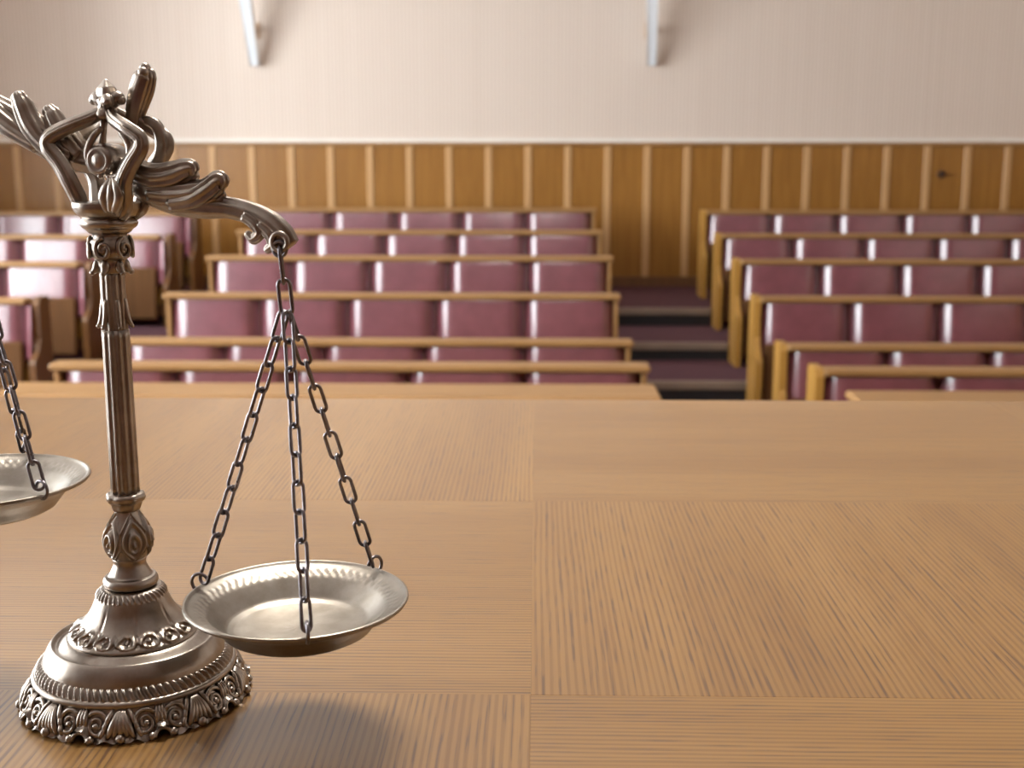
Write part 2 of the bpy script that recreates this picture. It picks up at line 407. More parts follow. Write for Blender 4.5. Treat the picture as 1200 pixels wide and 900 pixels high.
def bench(xl, n, Y, zf, ztop, label, group, slim=False, pad=False):
    root = tag(empty('bench_row', (xl, Y, zf)), label, 'bench', group)
    h = ztop - zf; Wd = n * SEAT
    MB().box(-0.04 if slim else 0, Wd + (0.04 if slim else 0), -0.095, 0.03, h - 0.034, h, 0.008).build('top_rail', 'rail_wood', root)
    MB().box(0, Wd, 0.0, 0.035, 0.16, h - 0.036).build('back_panel', 'panel_wood', root)
    MB().box(0, Wd, -0.03, 0.03, 0.08, 0.16, 0.005).build('lower_rail', 'dark_wood', root)
    me = end_panel(h - 0.036 if slim else h + 0.006, slim, 'shaded_end_wood' if pad else 'panel_wood'); e_ = 0.013 if slim else (0.065 if pad else 0.022)
    if pad: po = link('end_pad', PADM, root, (Wd + 0.022, -0.001, h - 0.037)); po.rotation_euler.x = -RECLINE
    link('end_panel', me, root, (-min(e_, 0.022), 0, 0)); link('end_panel', me, root, (Wd + e_, 0, 0))
    for k in range(n):
        co = link('back_cushion', CUSH, root, (SEAT * (k + 0.5), -0.001, h - 0.014)); co.rotation_euler.x = -RECLINE
        so = link('seat_board', SEATM, root, (SEAT * (k + 0.5), -0.13, 0.26)); so.rotation_euler.x = -0.12
    return root

ORD = ['nearest the panelled wall', 'second from the panelled wall', 'third from the panelled wall', 'fourth from the panelled wall', 'fifth from the panelled wall', 'sixth from the panelled wall']
ROWF = [TIER[3], TIER[2], TIER[1], TIER[0], 0.0, 0.0]
#  width of one seat in px, y of the rail's near top edge, x of the divider before the last seat
CEN = [(76.2, 244.5, 617), (83.3, 270.5, 617), (92.5, 301, 619), (103.7, 345.5, 615), (117.3, 400, 615), (135.8, 429, 614)]
RGT = [(75.0, 247.0, 905, 1), (82.0, 274.5, 930, 1), (90.0, 305, 962, 1), (101.0, 349, 997, 1), (115.3, 405.5, 1042, 1), (134.0, 434.5, 1104, 1)]
LFT = [(248.5, 217), (276, 186), (308, 92), (351, 30)]
YR = []
for i, (w, y, xd) in enumerate(CEN):
    zc = F * SEAT / w
    for _ in range(6):                                  # row depth whose seats measure w pixels
        P = at_y(xd, y, zc / math.cos(PITCH) * 0.98 if _ == 0 else Y)
        Y = P.y + (zc - depth(P)) / FWD.y
    YR.append(Y)
    P = at_y(xd, y, Y - 0.1)
    xl = at_y(xd, y + 12, Y - 0.07).x - 4 * SEAT
    bench(xl, 5, Y, ROWF[i], P.z, 'burgundy padded bench row in the centre block, ' + ORD[i], 'bench rows of the centre block', True)
for i, (w, y, xd, _) in enumerate(RGT):
    Y = YR[i]; P = at_y(xd, y, Y - 0.1)
    xl = at_y(xd, y + 12, Y - 0.07).x - SEAT
    bench(xl, 6 if xl + 6 * SEAT < XR - 0.1 else 5, Y, ROWF[i], P.z, 'burgundy padded bench row in the right block, ' + ORD[i], 'bench rows of the right block')
for i, (y, xe) in enumerate(LFT):
    Y = YR[i]; P = at_y(xe, y, Y - 0.1)
    xr_ = at_y(xe + 1, y + 12, Y - 0.07).x
    bench(xr_ - 5 * SEAT, 5, Y, ROWF[i], P.z, 'burgundy padded bench row in the left block, ' + ORD[i], 'bench rows of the left block', False, True)

def barrier(xa, xb, Y0, Y1, z, label):
    r = tag(empty('front_barrier', ((xa + xb) / 2, Y1, 0)), label, 'barrier'); h = (xb - xa) / 2
    MB().box(-h, h, Y0 - Y1, 0, z - 0.035, z, 0.01).build('ledge', 'rail_wood', r)
    MB().box(-h + 0.05, h - 0.05, -0.06, -0.03, 0, z - 0.035).build('panel', 'panel_wood', r)
    for s in (-1, 1): MB().box(s * (h - 0.09) - 0.02, s * (h - 0.09) + 0.02, Y0 - Y1 + 0.06, -0.06, 0, z - 0.035).build('end_panel', 'panel_wood', r)
Pb = at_y(770, 450, 5.0)
barrier(at_y(20, 450, 5.0).x, at_y(768, 450, 5.0).x, 4.72, 5.0, Pb.z, 'plain wooden ledge barrier in front of the centre benches')
Pb = at_y(1000, 457, 5.0)
barrier(at_y(990, 457, 5.0).x, 4.9, 4.72, 5.0, Pb.z, 'plain wooden ledge barrier in front of the right benches')

# ------------------------------------------------------------------ wall lamps and wall fitting
def wall_lamp(px_bot, px_top, label):
    B = at_y(px_bot, 77, YB - 0.06); T = at_y(px_top, 0, YB - 0.27)
    d = (T - B); T = B + d * 1.35
    r = tag(empty('wall_lamp', (B.x, YB, B.z)), label, 'lamp', 'lamps on the wallpapered wall')
    o = Vector((B.x, YB, B.z)); b0 = B - o; t0 = T - o
    mb = MB(); vs = []
    for c, w, dp in ((b0, 0.036, 0.03), (t0, 0.046, 0.075)):
        for sx, sy in ((-1, -1), (1, -1), (1, 1), (-1, 1)): vs.append((c.x + sx * w, c.y + (sy * dp), c.z))
    mb.add(vs, [(0, 1, 2, 3), (4, 7, 6, 5), (0, 4, 5, 1), (1, 5, 6, 2), (2, 6, 7, 3), (3, 7, 4, 0)])
    sh = mb.build('lamp_shade', 'frosted_glass', r)
    for s in (-1, 1):
        e = MB(); e.tube([b0 + Vector((s * 0.038, -0.03, 0)), t0 + Vector((s * 0.048, -0.075, 0))], 0.006, 8); e.build('edge_trim', 'lamp_metal', sh, True)
    mid = b0.lerp(t0, 0.42)
    MB().tube([mid + Vector((0, 0.03, 0)), Vector((mid.x, 0.0, mid.z))], 0.016, 12).build('bracket_arm', 'lamp_bracket', r, True, 40)
    MB().box(mid.x - 0.045, mid.x + 0.045, -0.02, 0, mid.z - 0.07, mid.z + 0.07, 0.005).build('wall_plate', 'lamp_bracket', r)
wall_lamp(299, 288, 'slim white wall lamp above the scales, tilted to the left')
wall_lamp(763.5, 764, 'slim white upright wall lamp above the centre aisle')
P = at_y(1103, 204, YB - 0.03)
ws = tag(empty('wall_socket', (P.x, YB - 0.022, P.z)), 'small dark round fitting on the right end of the wood panelling', 'socket')
import bmesh
def disc_y(mb, r0, r1, y0, y1, n=24):
    vs = [(r0 * math.cos(2 * PI * j / n), y0, r0 * math.sin(2 * PI * j / n)) for j in range(n)] + [(r1 * math.cos(2 * PI * j / n), y1, r1 * math.sin(2 * PI * j / n)) for j in range(n)]
    return mb.add(vs, [(j, (j + 1) % n, n + (j + 1) % n, n + j) for j in range(n)] + [tuple(range(n)), tuple(range(n, 2 * n))[::-1]])
disc_y(MB(), 0.040, 0.034, 0, -0.02).build('rosette', 'dark_wood', ws); disc_y(MB(), 0.024, 0.022, -0.02, -0.045).build('knob', 'socket_black', ws)

# ------------------------------------------------------------------ unseen ceiling lamp, added for the light on the desk
m, nt, b = new_mat('unseen_lamp_diffuser')
nt.links.new(ramp(nt, [(0.2, (0.9, 0.88, 0.84)), (0.8, (0.95, 0.93, 0.9))], noise(nt, coords(nt, (4, 4, 4)), 1, 1)), b.inputs['Base Color'])
b.inputs['Emission Color'].default_value = (1.0, 0.96, 0.88, 1); b.inputs['Emission Strength'].default_value = UNSEEN_LAMP
for lx_ in (-0.15,):
    r = tag(empty('unseen_ceiling_lamp', (lx_, 2.1, ZC)), 'unseen flat white ceiling lamp added to light the oak desk', 'lamp')
    fm = MB()
    for q in ((-0.70, -0.62, -0.40, 0.40), (0.62, 0.70, -0.40, 0.40), (-0.62, 0.62, -0.40, -0.32), (-0.62, 0.62, 0.32, 0.40)): fm.box(*q, -0.09, 0)
    fm.build('housing', 'lamp_metal', r)
    MB().box(-0.62, 0.62, -0.32, 0.32, -0.075, -0.06).build('diffuser', 'unseen_lamp_diffuser', r)

# ------------------------------------------------------------------ desk
TZ = 1.42
Yj = [at_z(620, 814, TZ).y, at_z(620, 587, TZ).y, at_z(620, 468, TZ).y]
tw = 0.66; jx = at_z(622, 810, TZ).x
desk = tag(empty('desk', (jx, (Yj[0] + Yj[2]) / 2, DAIS)), 'long oak desk with chequered veneer top under the scales', 'desk')
D0 = Vector((jx, (Yj[0] + Yj[2]) / 2, DAIS))
rows = [(Yj[0] - 0.44, Yj[0]), (Yj[0], Yj[1]), (Yj[1], Yj[2])]
for r, (a, b_) in enumerate(rows):
    for c in range(-2, 2):
        along = (r + c) % 2 == 1
        xa, xb = jx + c * tw, jx + (c + 1) * tw
        cx, cy = (xa + xb) / 2, (a + b_) / 2
        o = MB().box(xa - cx, xb - cx, a - cy, b_ - cy, -0.006, 0, 0.00015).build('veneer_panel', 'oak_along' if along else 'oak_across', desk)
        o.location = (cx - D0.x, cy - D0.y, TZ - DAIS - (0.0 if along else 0.0001))
ya, yb = rows[0][0] - D0.y, rows[2][1] - D0.y; zt = TZ - DAIS
MB().box(-2 * tw, 2 * tw, ya, yb, zt - 0.04, zt - 0.006).build('top_core', 'oak_across', desk)
MB().box(-2 * tw + 0.06, 2 * tw - 0.06, yb - 0.12, yb - 0.09, 0.06, zt - 0.04).build('modesty_panel', 'panel_wood', desk)
for s in (-1, 1): MB().box(s * (2 * tw - 0.08) - 0.02, s * (2 * tw - 0.08) + 0.02, ya + 0.05, yb - 0.12, 0, zt - 0.04).build('side_panel', 'panel_wood', desk)

# ------------------------------------------------------------------ balance scales
B0 = at_z(161.5, 812, TZ)
scale = tag(empty('balance_scales', B0), 'ornate antique pewter balance scales with two chained pans on the desk', 'scales')
def tz(py):                       # height above the desk of the axis point seen at row py
    # nearest point of the vertical axis: solve ray height at the axis' Y
    r = ray(0, py); k = (B0 - EYE).dot(fh) / (FWD - UP * ((py - 450) / F)).dot(fh)
    return EYE.z + k * (FWD.z - UP.z * ((py - 450) / F)) - TZ
def axd(py): return depth(Vector((B0.x, B0.y, TZ + tz(py))))
def rad(hw, py): return hw * axd(py) / F
def prof(L): return [(rad(h, y), tz(y)) for y, h in L]
def dense(P, k):
    out = []
    for i in range(len(P) - 1):
        for j in range(k):
            t = j / k; out.append((P[i][0] * (1 - t) + P[i + 1][0] * t, P[i][1] * (1 - t) + P[i + 1][1] * t))
    return out + [P[-1]]
def smoothprof(P, k=6):
    S = spline([(r, 0, z) for r, z in P], k); return [(max(1e-5, v.x), v.z) for v in S]

# --- base: foot frill, rope band, dome, bell, collar
r_f, r_ring = rad(131.5, 812), rad(114, 779)
z_ring = tz(779)
def foot_r(z): return r_f + (r_ring - r_f) * (max(0, z) / z_ring) ** 0.8
NF = 9
def foot_fn(th, i, r, z):
    u = (th * NF / (2 * PI)) % 1.0
    lift = 0.0085 * math.exp(-((u - 0.5) / 0.085) ** 4) + 0.0025 * (0.5 + 0.5 * math.cos(2 * PI * u * 5))
    t = max(0, 1 - z / z_ring)
    rr = r - 0.0016 - 0.0012 * math.cos(2 * PI * u * 4 + 3 * t) * t
    return rr, z + (lift * t ** 2)
nz = 22
foot_prof = [(foot_r(z_ring * i / nz), z_ring * i / nz) for i in range(nz + 1)] + [(r_ring * 0.97, z_ring + 0.0005)]
mb = MB(); mb.lathe([(1e-5, 0.004), (r_f * 0.9, 0.004)] + foot_prof, 288, lambda th, i, r, z: (r, z) if i < 2 else foot_fn(th, i, r, z))
base = mb.build('base_foot', 'antique_pewter', scale, True, 60)
def onfoot(u, v, lift=0.0):       # u: turns around, v: 0 bottom .. 1 ring
    th = 2 * PI * u; z = z_ring * v; r = foot_r(z) - 0.0012 + lift
    return Vector((r * math.cos(th), r * math.sin(th), z))
asp = z_ring / (2 * PI * (r_f + r_ring) / 2)     # one unit of v in turns
for k in range(NF):
    mb = MB()
    def pt(a, v, l=0.0): return onfoot((k + a) / NF, v, l)
    w = 1.0 / NF
    for sgn, cx in ((1, 0.30), (-1, 0.70)):       # pair of volutes
        pts = []; rr = []
        for j in range(34):
            t = j / 33; ang = 0.6 + t * 3.6 * PI
            R = 0.34 * (1 - t) + 0.05
            pts.append(pt(cx + sgn * R * math.cos(ang) * asp * NF * 1.0, 0.52 + R * math.sin(ang), 0.0008)); rr.append(0.0016 * (1 - 0.4 * t))
        mb.tube(pts, rr, 8); mb.ball(pts[-1], 0.0022, 8)
    for j in range(5):                            # fan of curved leaf ribs
        a = (j - 2) / 2
        pts = [pt(0.0 + a * (0.03 + 0.13 * s), 0.92 - 0.74 * s - 0.03 * a * a * s, 0.0004 + 0.0022 * math.sin(PI * s)) for s in [q / 8 for q in range(9)]]
        mb.tube(pts, [0.0012 + 0.0011 * math.sin(PI * q / 8) ** 0.7 for q in range(9)], 8)
    for sg in (-1, 1):                            # slanting comma leaves between fan and volutes
        for j in range(3):
            a0 = sg * (0.10 + 0.035 * j)
            pts = [pt(a0 + sg * 0.07 * s_ + sg * 0.02 * math.sin(PI * s_), 0.95 - 0.22 * j - 0.5 * s_ * (1 - 0.15 * j), 0.0003 + 0.0018 * math.sin(PI * s_)) for s_ in [q / 8 for q in range(9)]]
            mb.tube(pts, [0.0009 + 0.0008 * math.sin(PI * q / 8) for q in range(9)], 8)
    for j in range(3):                            # short ribs above the arch
        pts = [pt(0.5 + (j - 1) * (0.035 + 0.02 * s_), 0.95 - 0.55 * s_, 0.0004 + 0.0014 * math.sin(PI * s_)) for s_ in [q / 6 for q in range(7)]]
        mb.tube(pts, [0.0008 + 0.0009 * math.sin(PI * q / 6) for q in range(7)], 8)
    arch = [pt(0.5 + 0.10 * math.cos(PI * q / 10), 0.08 + 0.24 * math.sin(PI * q / 10), 0.0015) for q in range(11)]
    mb.tube(arch, 0.0014, 8)
    mb.ball(pt(0.0, 0.0033 / z_ring, 0.0015), 0.0032, 8); mb.ball(pt(0.37, 0.0027 / z_ring, 0.001), 0.0026, 8); mb.ball(pt(0.63, 0.0027 / z_ring, 0.001), 0.0026, 8)
    mb.build('scroll_ornament', 'antique_pewter', base, True)
# ring bead at the frill's top, rope band and smooth dome
mb = MB()
ring = [(r_ring * 0.95, z_ring - 0.002), (r_ring * 1.0, z_ring - 0.0012), (r_ring * 1.012, z_ring + 0.0006), (r_ring * 1.0, z_ring + 0.0024), (r_ring * 0.975, z_ring + 0.003)]
mb.lathe(ring, 160); ringo = mb.build('bead_ring', 'antique_pewter', base, True, 50)
P_rope = dense([(r_ring * 0.975, z_ring + 0.0024), (r_ring * 0.955, z_ring + 0.0052), (r_ring * 0.925, z_ring + 0.0078), (r_ring * 0.895, z_ring + 0.0095)], 4)
def rope_fn(th, i, r, z):
    t = i / (len(P_rope) - 1)
    a = math.sin(PI * t) ** 0.6 if 0 < t < 1 else 0
    return r + 0.0013 * a * max(-0.6, math.sin(84 * th + 5 * t)), z + 0.0008 * a * math.sin(84 * th + 5 * t)
MB().lathe(P_rope, 504, rope_fn).build('rope_band', 'antique_pewter', base, True)
zt_ = P_rope[-1][1]; r_b = rad(72, 738); z_b = tz(738)
P_dome = smoothprof([(r_ring * 0.9, zt_ - 0.001), (r_ring * 0.875, zt_ + 0.005), (r_ring * 0.80, zt_ + 0.0125), (r_b + 0.0085, z_b - 0.006), (r_b + 0.0015, z_b - 0.0015), (r_b - 0.002, z_b - 0.001)], 6)
dome = MB().lathe(P_dome, 128).build('base_dome', 'antique_pewter', scale, True)
# bell with relief border
bell_pts = smoothprof([(r_b, z_b - 0.0012), (r_b * 1.012, z_b + 0.0006), (rad(66, 731), tz(731)), (rad(55, 721), tz(721)), (rad(47, 710), tz(710)), (rad(42, 699), tz(699)), (rad(38.5, 691), tz(691)), (rad(33, 686), tz(686)), (rad(22, 684), tz(684))], 8)
zt0, zt1 = z_b, tz(686)
def bell_fn(th, i, r, z):
    t = (z - zt0) / (zt1 - zt0); d = 0
    if 0.04 < t < 0.30:
        e = math.sin(PI * (t - 0.04) / 0.26); u = (th * 16 / (2 * PI)) % 1 - 0.5; v = (t - 0.17) / 0.13
        q = math.hypot(u * 2.0, v)
        d = 0.0020 * e * (0.35 + math.cos(q * 8.5)) + 0.0006 * e * math.sin(64 * th)
    elif 0.82 < t < 1.0:
        d = 0.0009 * math.sin(PI * (t - 0.82) / 0.18) * math.sin(40 * th + 18 * t)
    elif t <= 0.75 and t > 0.3:
        u = (th * 8 / (2 * PI)) % 1 - 0.5
        d = -0.0007 * math.exp(-(u / 0.05) ** 2) * (1 - (t - 0.3) / 0.45)
    return r + d, z
MB().lathe(bell_pts, 384, bell_fn).build('base_bell', 'antique_pewter', scale, True)
# --- stem: collar, neck, ornamented bulb, fluted column, capital, cup
MB().lathe(smoothprof(prof([(684, 22), (684, 29), (679, 31.5), (673.5, 29), (672, 25), (667, 22), (659, 18.5), (653, 19.5), (650, 17)]), 6), 96).build('stem_collar', 'antique_pewter', scale, True)
P_bulb = smoothprof(prof([(654, 16), (651, 21), (643, 25.5), (632, 27.5), (621, 25.5), (610, 20), (601, 15), (596, 13)]), 8)
zb0, zb1 = P_bulb[0][1], P_bulb[-1][1]
def bulb_fn(th, i, r, z):
    t = (z - zb0) / (zb1 - zb0); u = ((th + 0.35) * 5 / (2 * PI)) % 1 - 0.5
    wv_ = 0.48 * math.sin(PI * min(1, t * 0.93 + 0.04)) ** 0.8 + 0.05
    q = math.hypot(u / wv_, (t - 0.34) / 0.62 if t > 0.34 else (t - 0.34) / 0.34)
    if q < 1.1: d = 0.0012 * math.cos(q * PI * 5.5 - 0.3)
    else: d = -0.0012
    return r + d * math.sin(PI * min(1, max(0, t))) ** 0.5, z
MB().lathe(P_bulb, 240, bulb_fn).build('stem_bulb', 'antique_pewter', scale, True)
MB().lathe(smoothprof(prof([(598, 13), (595, 16), (588, 18.5), (585, 21.5), (581, 22.5), (577.5, 20.5), (576, 16)]), 5), 96,
           lambda th, i, r, z: (r * (1 + 0.035 * math.cos(8 * th)), z)).build('column_foot_ring', 'antique_pewter', scale, True)
col_p = dense(prof([(578, 16.6), (480, 16.2), (386, 15.8)]), 12)
def flute(th, i, r, z): return r * (1 - 0.13 * abs(math.cos(5 * th + 0.5)) ** 3), z
MB().lathe(col_p, 180, flute).build('fluted_column', 'antique_pewter', scale, True)
MB().lathe(dense(prof([(390, 14.6), (318, 14.2)]), 12), 160, flute).build('upper_column', 'antique_pewter', scale, True)
def leaf_ring(name, y0, y1, r0, r1, n, ph, w=5.0):
    o = None
    for k in range(n):
        a = 2 * PI * k / n + ph; ca, sa = math.cos(a), math.sin(a)
        pts = []; rr = []
        for j in range(10):
            t = j / 9; y = y0 + (y1 - y0) * t; r = rad(r0 + (r1 - r0) * t ** 3, y)
            pts.append(Vector((r * ca, r * sa, tz(y)))); rr.append(rad(w, y) * (0.55 + 0.55 * math.sin(PI * min(1, t * 0.9 + 0.1))))
        mb = MB().tube(pts, rr, 8); mb.ball(pts[-1], rr[-1] * 1.15, 8)
        mb.build(name, 'antique_pewter', scale, True)
leaf_ring('column_leaf', 350, 382, 12.5, 19.5, 6, 0.1, 3.8)
leaf_ring('capital_leaf', 304, 319, 15, 22, 6, 0.4, 5.2)
cap = MB().lathe(smoothprof(prof([(320, 14), (312, 16), (305, 17), (300, 22), (291, 24.5), (283, 22.5), (277, 19.5), (273, 20)]), 5), 96).build('capital', 'antique_pewter', scale, True)
for k in range(6):
    a = 2 * PI * k / 6 - 0.55; ca, sa = math.cos(a), math.sin(a); mb = MB()
    R0 = rad(20.0, 291); zc_ = tz(291); e = Vector((-sa, ca, 0)); o_ = Vector((ca, sa, 0)); pts = []; rr = []
    for j in range(30):
        t = j / 29; an = PI / 2 + t * 3.4 * PI; R = rad(10.5, 291) * (1 - 0.85 * t)
        pts.append(o_ * (R0 + rad(3, 291) * math.sin(PI * t) + rad(2.0, 291)) + e * (R * math.cos(an)) + Vector((0, 0, zc_ + R * 1.25 * math.sin(an)))); rr.append(rad(2.6, 291) * (1 - 0.3 * t))
    mb.tube(pts, rr, 8); mb.ball(pts[-1], rad(3.6, 291), 8); mb.build('volute', 'antique_pewter', cap, True)
MB().lathe(smoothprof(prof([(275, 18), (272, 24), (268, 27.5), (265.5, 31), (261, 33), (256.5, 31), (255, 29.5), (252, 34), (246, 38.5), (240, 40), (236, 38), (236, 20)]), 5), 112).build('yoke_cup', 'antique_pewter', scale, True, 70)

# --- beam plane
BETA = math.radians(18)
du = Vector((math.cos(BETA), -math.sin(BETA), 0)); dn = Vector((-math.sin(BETA), -math.cos(BETA), 0))   # dn points to the viewer
def bp(px, py, off=0.0):          # pixel -> scales-local point on the plane of the beam, pushed along its normal
    return at_plane(px, py, B0 + dn * off, dn) - B0
PXM = axd(200) / F                # metres per pixel there
# yoke: front and back open frame
fp = [(112, 252), (106, 243), (103, 230), (97, 211), (86, 191), (74, 175), (72, 165), (80, 157), (97, 148), (113, 139), (125, 130)]
fp2 = [(147, 252), (155, 243), (157, 230), (160, 211), (169, 191), (179, 175), (180, 165), (174, 158), (158, 148), (140, 139), (129, 130)]
fr_r = [9, 10.5, 11, 11, 10.5, 10, 9.5, 9, 8.5, 8, 6.5]
for off in (0.013, -0.013):
    yo = None
    for path in (fp, fp2):
        pts = spline([bp(x, y, 0) + dn * off * (0.5 + 0.5 * min(1, (250 - y) / 40) if y > 210 else (1.0 if y > 150 else max(0.15, (y - 128) / 22))) for x, y in path], 6)
        mb = MB().tube(pts, [v * PXM for v in lerps(fr_r, 6)], 24, flat=0.62, ref=dn, flute=6, amp=0.08, phase=0.5)
        o = mb.build('yoke_arm', 'antique_pewter', scale, True)
        # raised edge bead on the arm
        bead = MB().tube([p + dn * (0.62 * r_ * PXM * 0.95) * (1 if off > 0 else -1) for p, r_ in zip(pts, lerps(fr_r, 6))], 2.2 * PXM, 8)
        bead.build('rib', 'antique_pewter', o, True)
# pivot boss between the frames with a medallion, and leaf below it
piv = bp(128, 188)
def boss(mb, c, r, a, b_):
    n = 40; L = [(0.0001, a + 0.002), (r * 0.35, a + 0.0018), (r * 0.5, a), (r * 0.62, a + 0.0016), (r * 0.8, a + 0.001), (r, a - 0.003), (r * 1.05, (a + b_) / 2), (r, b_ + 0.003), (r * 0.5, b_), (0.0001, b_)]
    vs = []
    for rr, h in L:
        for j in range(n):
            th = 2 * PI * j / n; vs.append(Vector(c) + du * (rr * math.cos(th)) + Vector((0, 0, 1)) * (rr * math.sin(th)) + dn * h)
    fs = [(i * n + j, i * n + (j + 1) % n, (i + 1) * n + (j + 1) % n, (i + 1) * n + j) for i in range(len(L) - 1) for j in range(n)]
    mb.add(vs, fs)
mb = MB(); boss(mb, piv, 19 * PXM, 0.0105, -0.0105); mb.build('pivot_boss', 'antique_pewter', scale, True)
mb = MB()
for a in (-1, 0, 1):
    pts = spline([bp(130 + a * 3, 248, 0.016), bp(130 + a * 9, 232, 0.019), bp(130 + a * 6, 219, 0.020), bp(130 + a * 1, 208, 0.018)], 6)
    mb.tube(pts, [v * PXM for v in lerps([6, 6.5, 5, 1.5], 6)], 10, flat=0.7, ref=dn)
mb.build('yoke_leaf', 'antique_pewter', scale, True)
mb = MB().tube(spline([bp(121, 205, 0.004), bp(120, 175, 0.004), bp(122, 140, 0.002)], 6), 4 * PXM, 12); mb.build('pointer', 'antique_pewter', scale, True)
for path, wd in (([(134, 143), (144, 157), (152, 172), (150, 192), (138, 206), (128, 207)], [3, 4.5, 5, 5, 4, 2.5]), ([(118, 150), (108, 163), (103, 180), (108, 197), (118, 206)], [3, 4.5, 5, 4.5, 2.5])):
    mb = MB().tube(spline([bp(x, y, 0.009) for x, y in path], 6), [v * PXM for v in lerps(wd, 6)], 12); mb.ball(bp(*path[-1], 0.009), 3.6 * PXM, 8); mb.build('swirl', 'antique_pewter', scale, True)
# finial: neck and trefoil bud
fz = lambda y: tz(y)
ax = bp(126, 130)
fin = MB().lathe([(rad(14, 140), fz(140)), (rad(14.5, 133), fz(133)), (rad(11, 128), fz(128)), (rad(10, 123), fz(123)), (rad(12, 118), fz(118)), (rad(8, 113), fz(113)), (1e-5, fz(108))], 48, None, (ax.x, ax.y, 0)).build('finial', 'antique_pewter', scale, True)
mb = MB().tube(spline([bp(126, 122), bp(125.5, 112), bp(124.5, 103), bp(123.5, 92.5)], 6), [v * PXM for v in lerps([8, 11, 9.5, 1.2], 6)], 20, flute=4, amp=0.13, phase=0.8); mb.build('bud', 'antique_pewter', fin, True)
for s_ in (-1, 1):
    mb = MB().tube(spline([bp(126, 122), bp(126 + s_ * 7, 117), bp(126 + s_ * 13, 115), bp(126 + s_ * 17, 118)], 6), [v * PXM for v in lerps([7, 9, 8, 4.5], 6)], 12); mb.ball(bp(126 + s_ * 16, 117.5), 5.6 * PXM, 8); mb.build('bud_leaf', 'antique_pewter', fin, True)
    mb = MB().tube(spline([bp(126, 122), bp(126, 119, s_ * 0.005), bp(126, 117, s_ * 0.008), bp(126, 121, s_ * 0.011)], 6), [v * PXM for v in lerps([6, 8, 7, 4.0], 6)], 12); mb.build('bud_leaf', 'antique_pewter', fin, True)

# --- beam: arms with acanthus lobes
def sweep(path, widths, off=None, n=28, flat=0.7, fl=7, amp=0.10, k=8):
    offs = off if isinstance(off, (list, tuple)) else [off or 0.0] * len(path)
    pts = spline([bp(x, y, o) if not isinstance(x, Vector) else x for (x, y), o in zip(path, offs)], k)
    return MB().tube(pts, [v * PXM for v in lerps(widths, k)], n, flat=flat, ref=dn, flute=fl, amp=amp)
HR = bp(333.5, 283)                                   # right hook eye
LPc = at_plane(-20, 561, B0, dn) - B0               # left pan centre
RPc = Vector((HR.x, HR.y, 0)); RPc.z = (at_plane(344, 699, B0, dn) - B0).z
Lc = HR.z - RPc.z
HL = Vector((LPc.x, LPc.y, LPc.z + Lc))
def px_of(P):
    Q = P + B0 - EYE; d = Q.dot(FWD); return 600 + F * Q.dot(RIGHT) / d, 450 - F * Q.dot(UP) / d
lx, ly = px_of(HL)
right_path = [(128, 190), (152, 205), (176, 219), (205, 232), (238, 240), (268, 243), (294, 250), (315, 262), (330, 276), (339, 289)]
bw = [12, 16, 19, 18, 14.5, 11.5, 12.5, 14.5, 14.5, 12.5]
beam = sweep(right_path, bw).build('beam', 'antique_pewter', scale, True)
sweep([(128, 190), (104, 188), (80, 179), (52, 162), (26, 144), (0, 128), (lx + 28, min(118, ly - 22)), (lx + 8, ly - 14), (lx - 4, ly + 4)], [12, 15, 17.5, 17.5, 16.5, 15, 13, 13, 11]).build('beam_arm', 'antique_pewter', beam, True)
# acanthus lobes: path in the beam's plane, half widths, offset from that plane
LOB = [([(158, 198), (180, 207), (202, 205), (217, 199), (225, 197), (225, 201)], [12, 14, 14, 12, 9, 6], 0.004),
       ([(160, 212), (186, 219), (208, 217), (222, 209), (229, 206)], [13, 14, 12, 9, 5], 0.002),
       ([(176, 226), (204, 228), (230, 225), (244, 220), (250, 222)], [12, 14, 13, 9, 6], 0.003),
       ([(200, 238), (226, 233), (245, 222), (256, 213), (259, 213), (257, 220)], [11, 13, 13, 12, 9.5, 6], 0.005),
       ([(205, 240), (232, 239), (250, 234), (259, 228)], [11, 12, 10, 6], 0.002),
       ([(286, 252), (299, 262), (304, 273), (297, 280), (291, 275)], [7, 8, 7, 6, 4.5], 0.004),
       ([(304, 262), (317, 275), (320, 287), (314, 292)], [7, 8, 7, 5], 0.003),
       ([(94, 184), (80, 168), (69, 150), (61, 135), (58.5, 131)], [12, 14, 13.5, 11.5, 9], 0.004),
       ([(96, 176), (86, 163), (79, 153), (76, 149)], [10, 11, 9, 6], 0.002),
       ([(90, 188), (64, 170), (51, 153), (44, 141), (42, 137)], [11, 13, 12, 9, 6], 0.002),
       ([(82, 186), (54, 168), (37, 147), (27, 125), (22.5, 116)], [11, 13.5, 14, 12.5, 10], 0.005),
       ([(60, 178), (34, 160), (16, 143), (6, 131), (3, 126)], [11, 13, 12, 9, 6], 0.003),
       ([(44, 170), (14, 150), (-6, 134), (-18, 120), (-22, 110)], [10, 13, 13.5, 12, 9], 0.005)]
def lobe(pth, wd, off, k=7):
    pts = spline([bp(x, y, off) for x, y in pth], k); rr = [v * PXM for v in lerps(wd, k)]
    t = (pts[-1] - pts[-2]).normalized(); e = pts[-1].copy(); r0 = rr[-1]
    for q in range(1, 7):
        a = PI / 2 * q / 6; pts.append(e + t * (r0 * math.sin(a))); rr.append(max(1e-5, r0 * math.cos(a)))
    return MB().tube(pts, rr, 40, flat=0.8, ref=dn, flute=8, amp=0.12, phase=0.3)
for j, (pth, wd, of) in enumerate(LOB):
    lobe(pth, wd, (of - 0.0015) * (1 if j % 2 else 1.6)).build('acanthus_lobe', 'antique_pewter', beam, True)
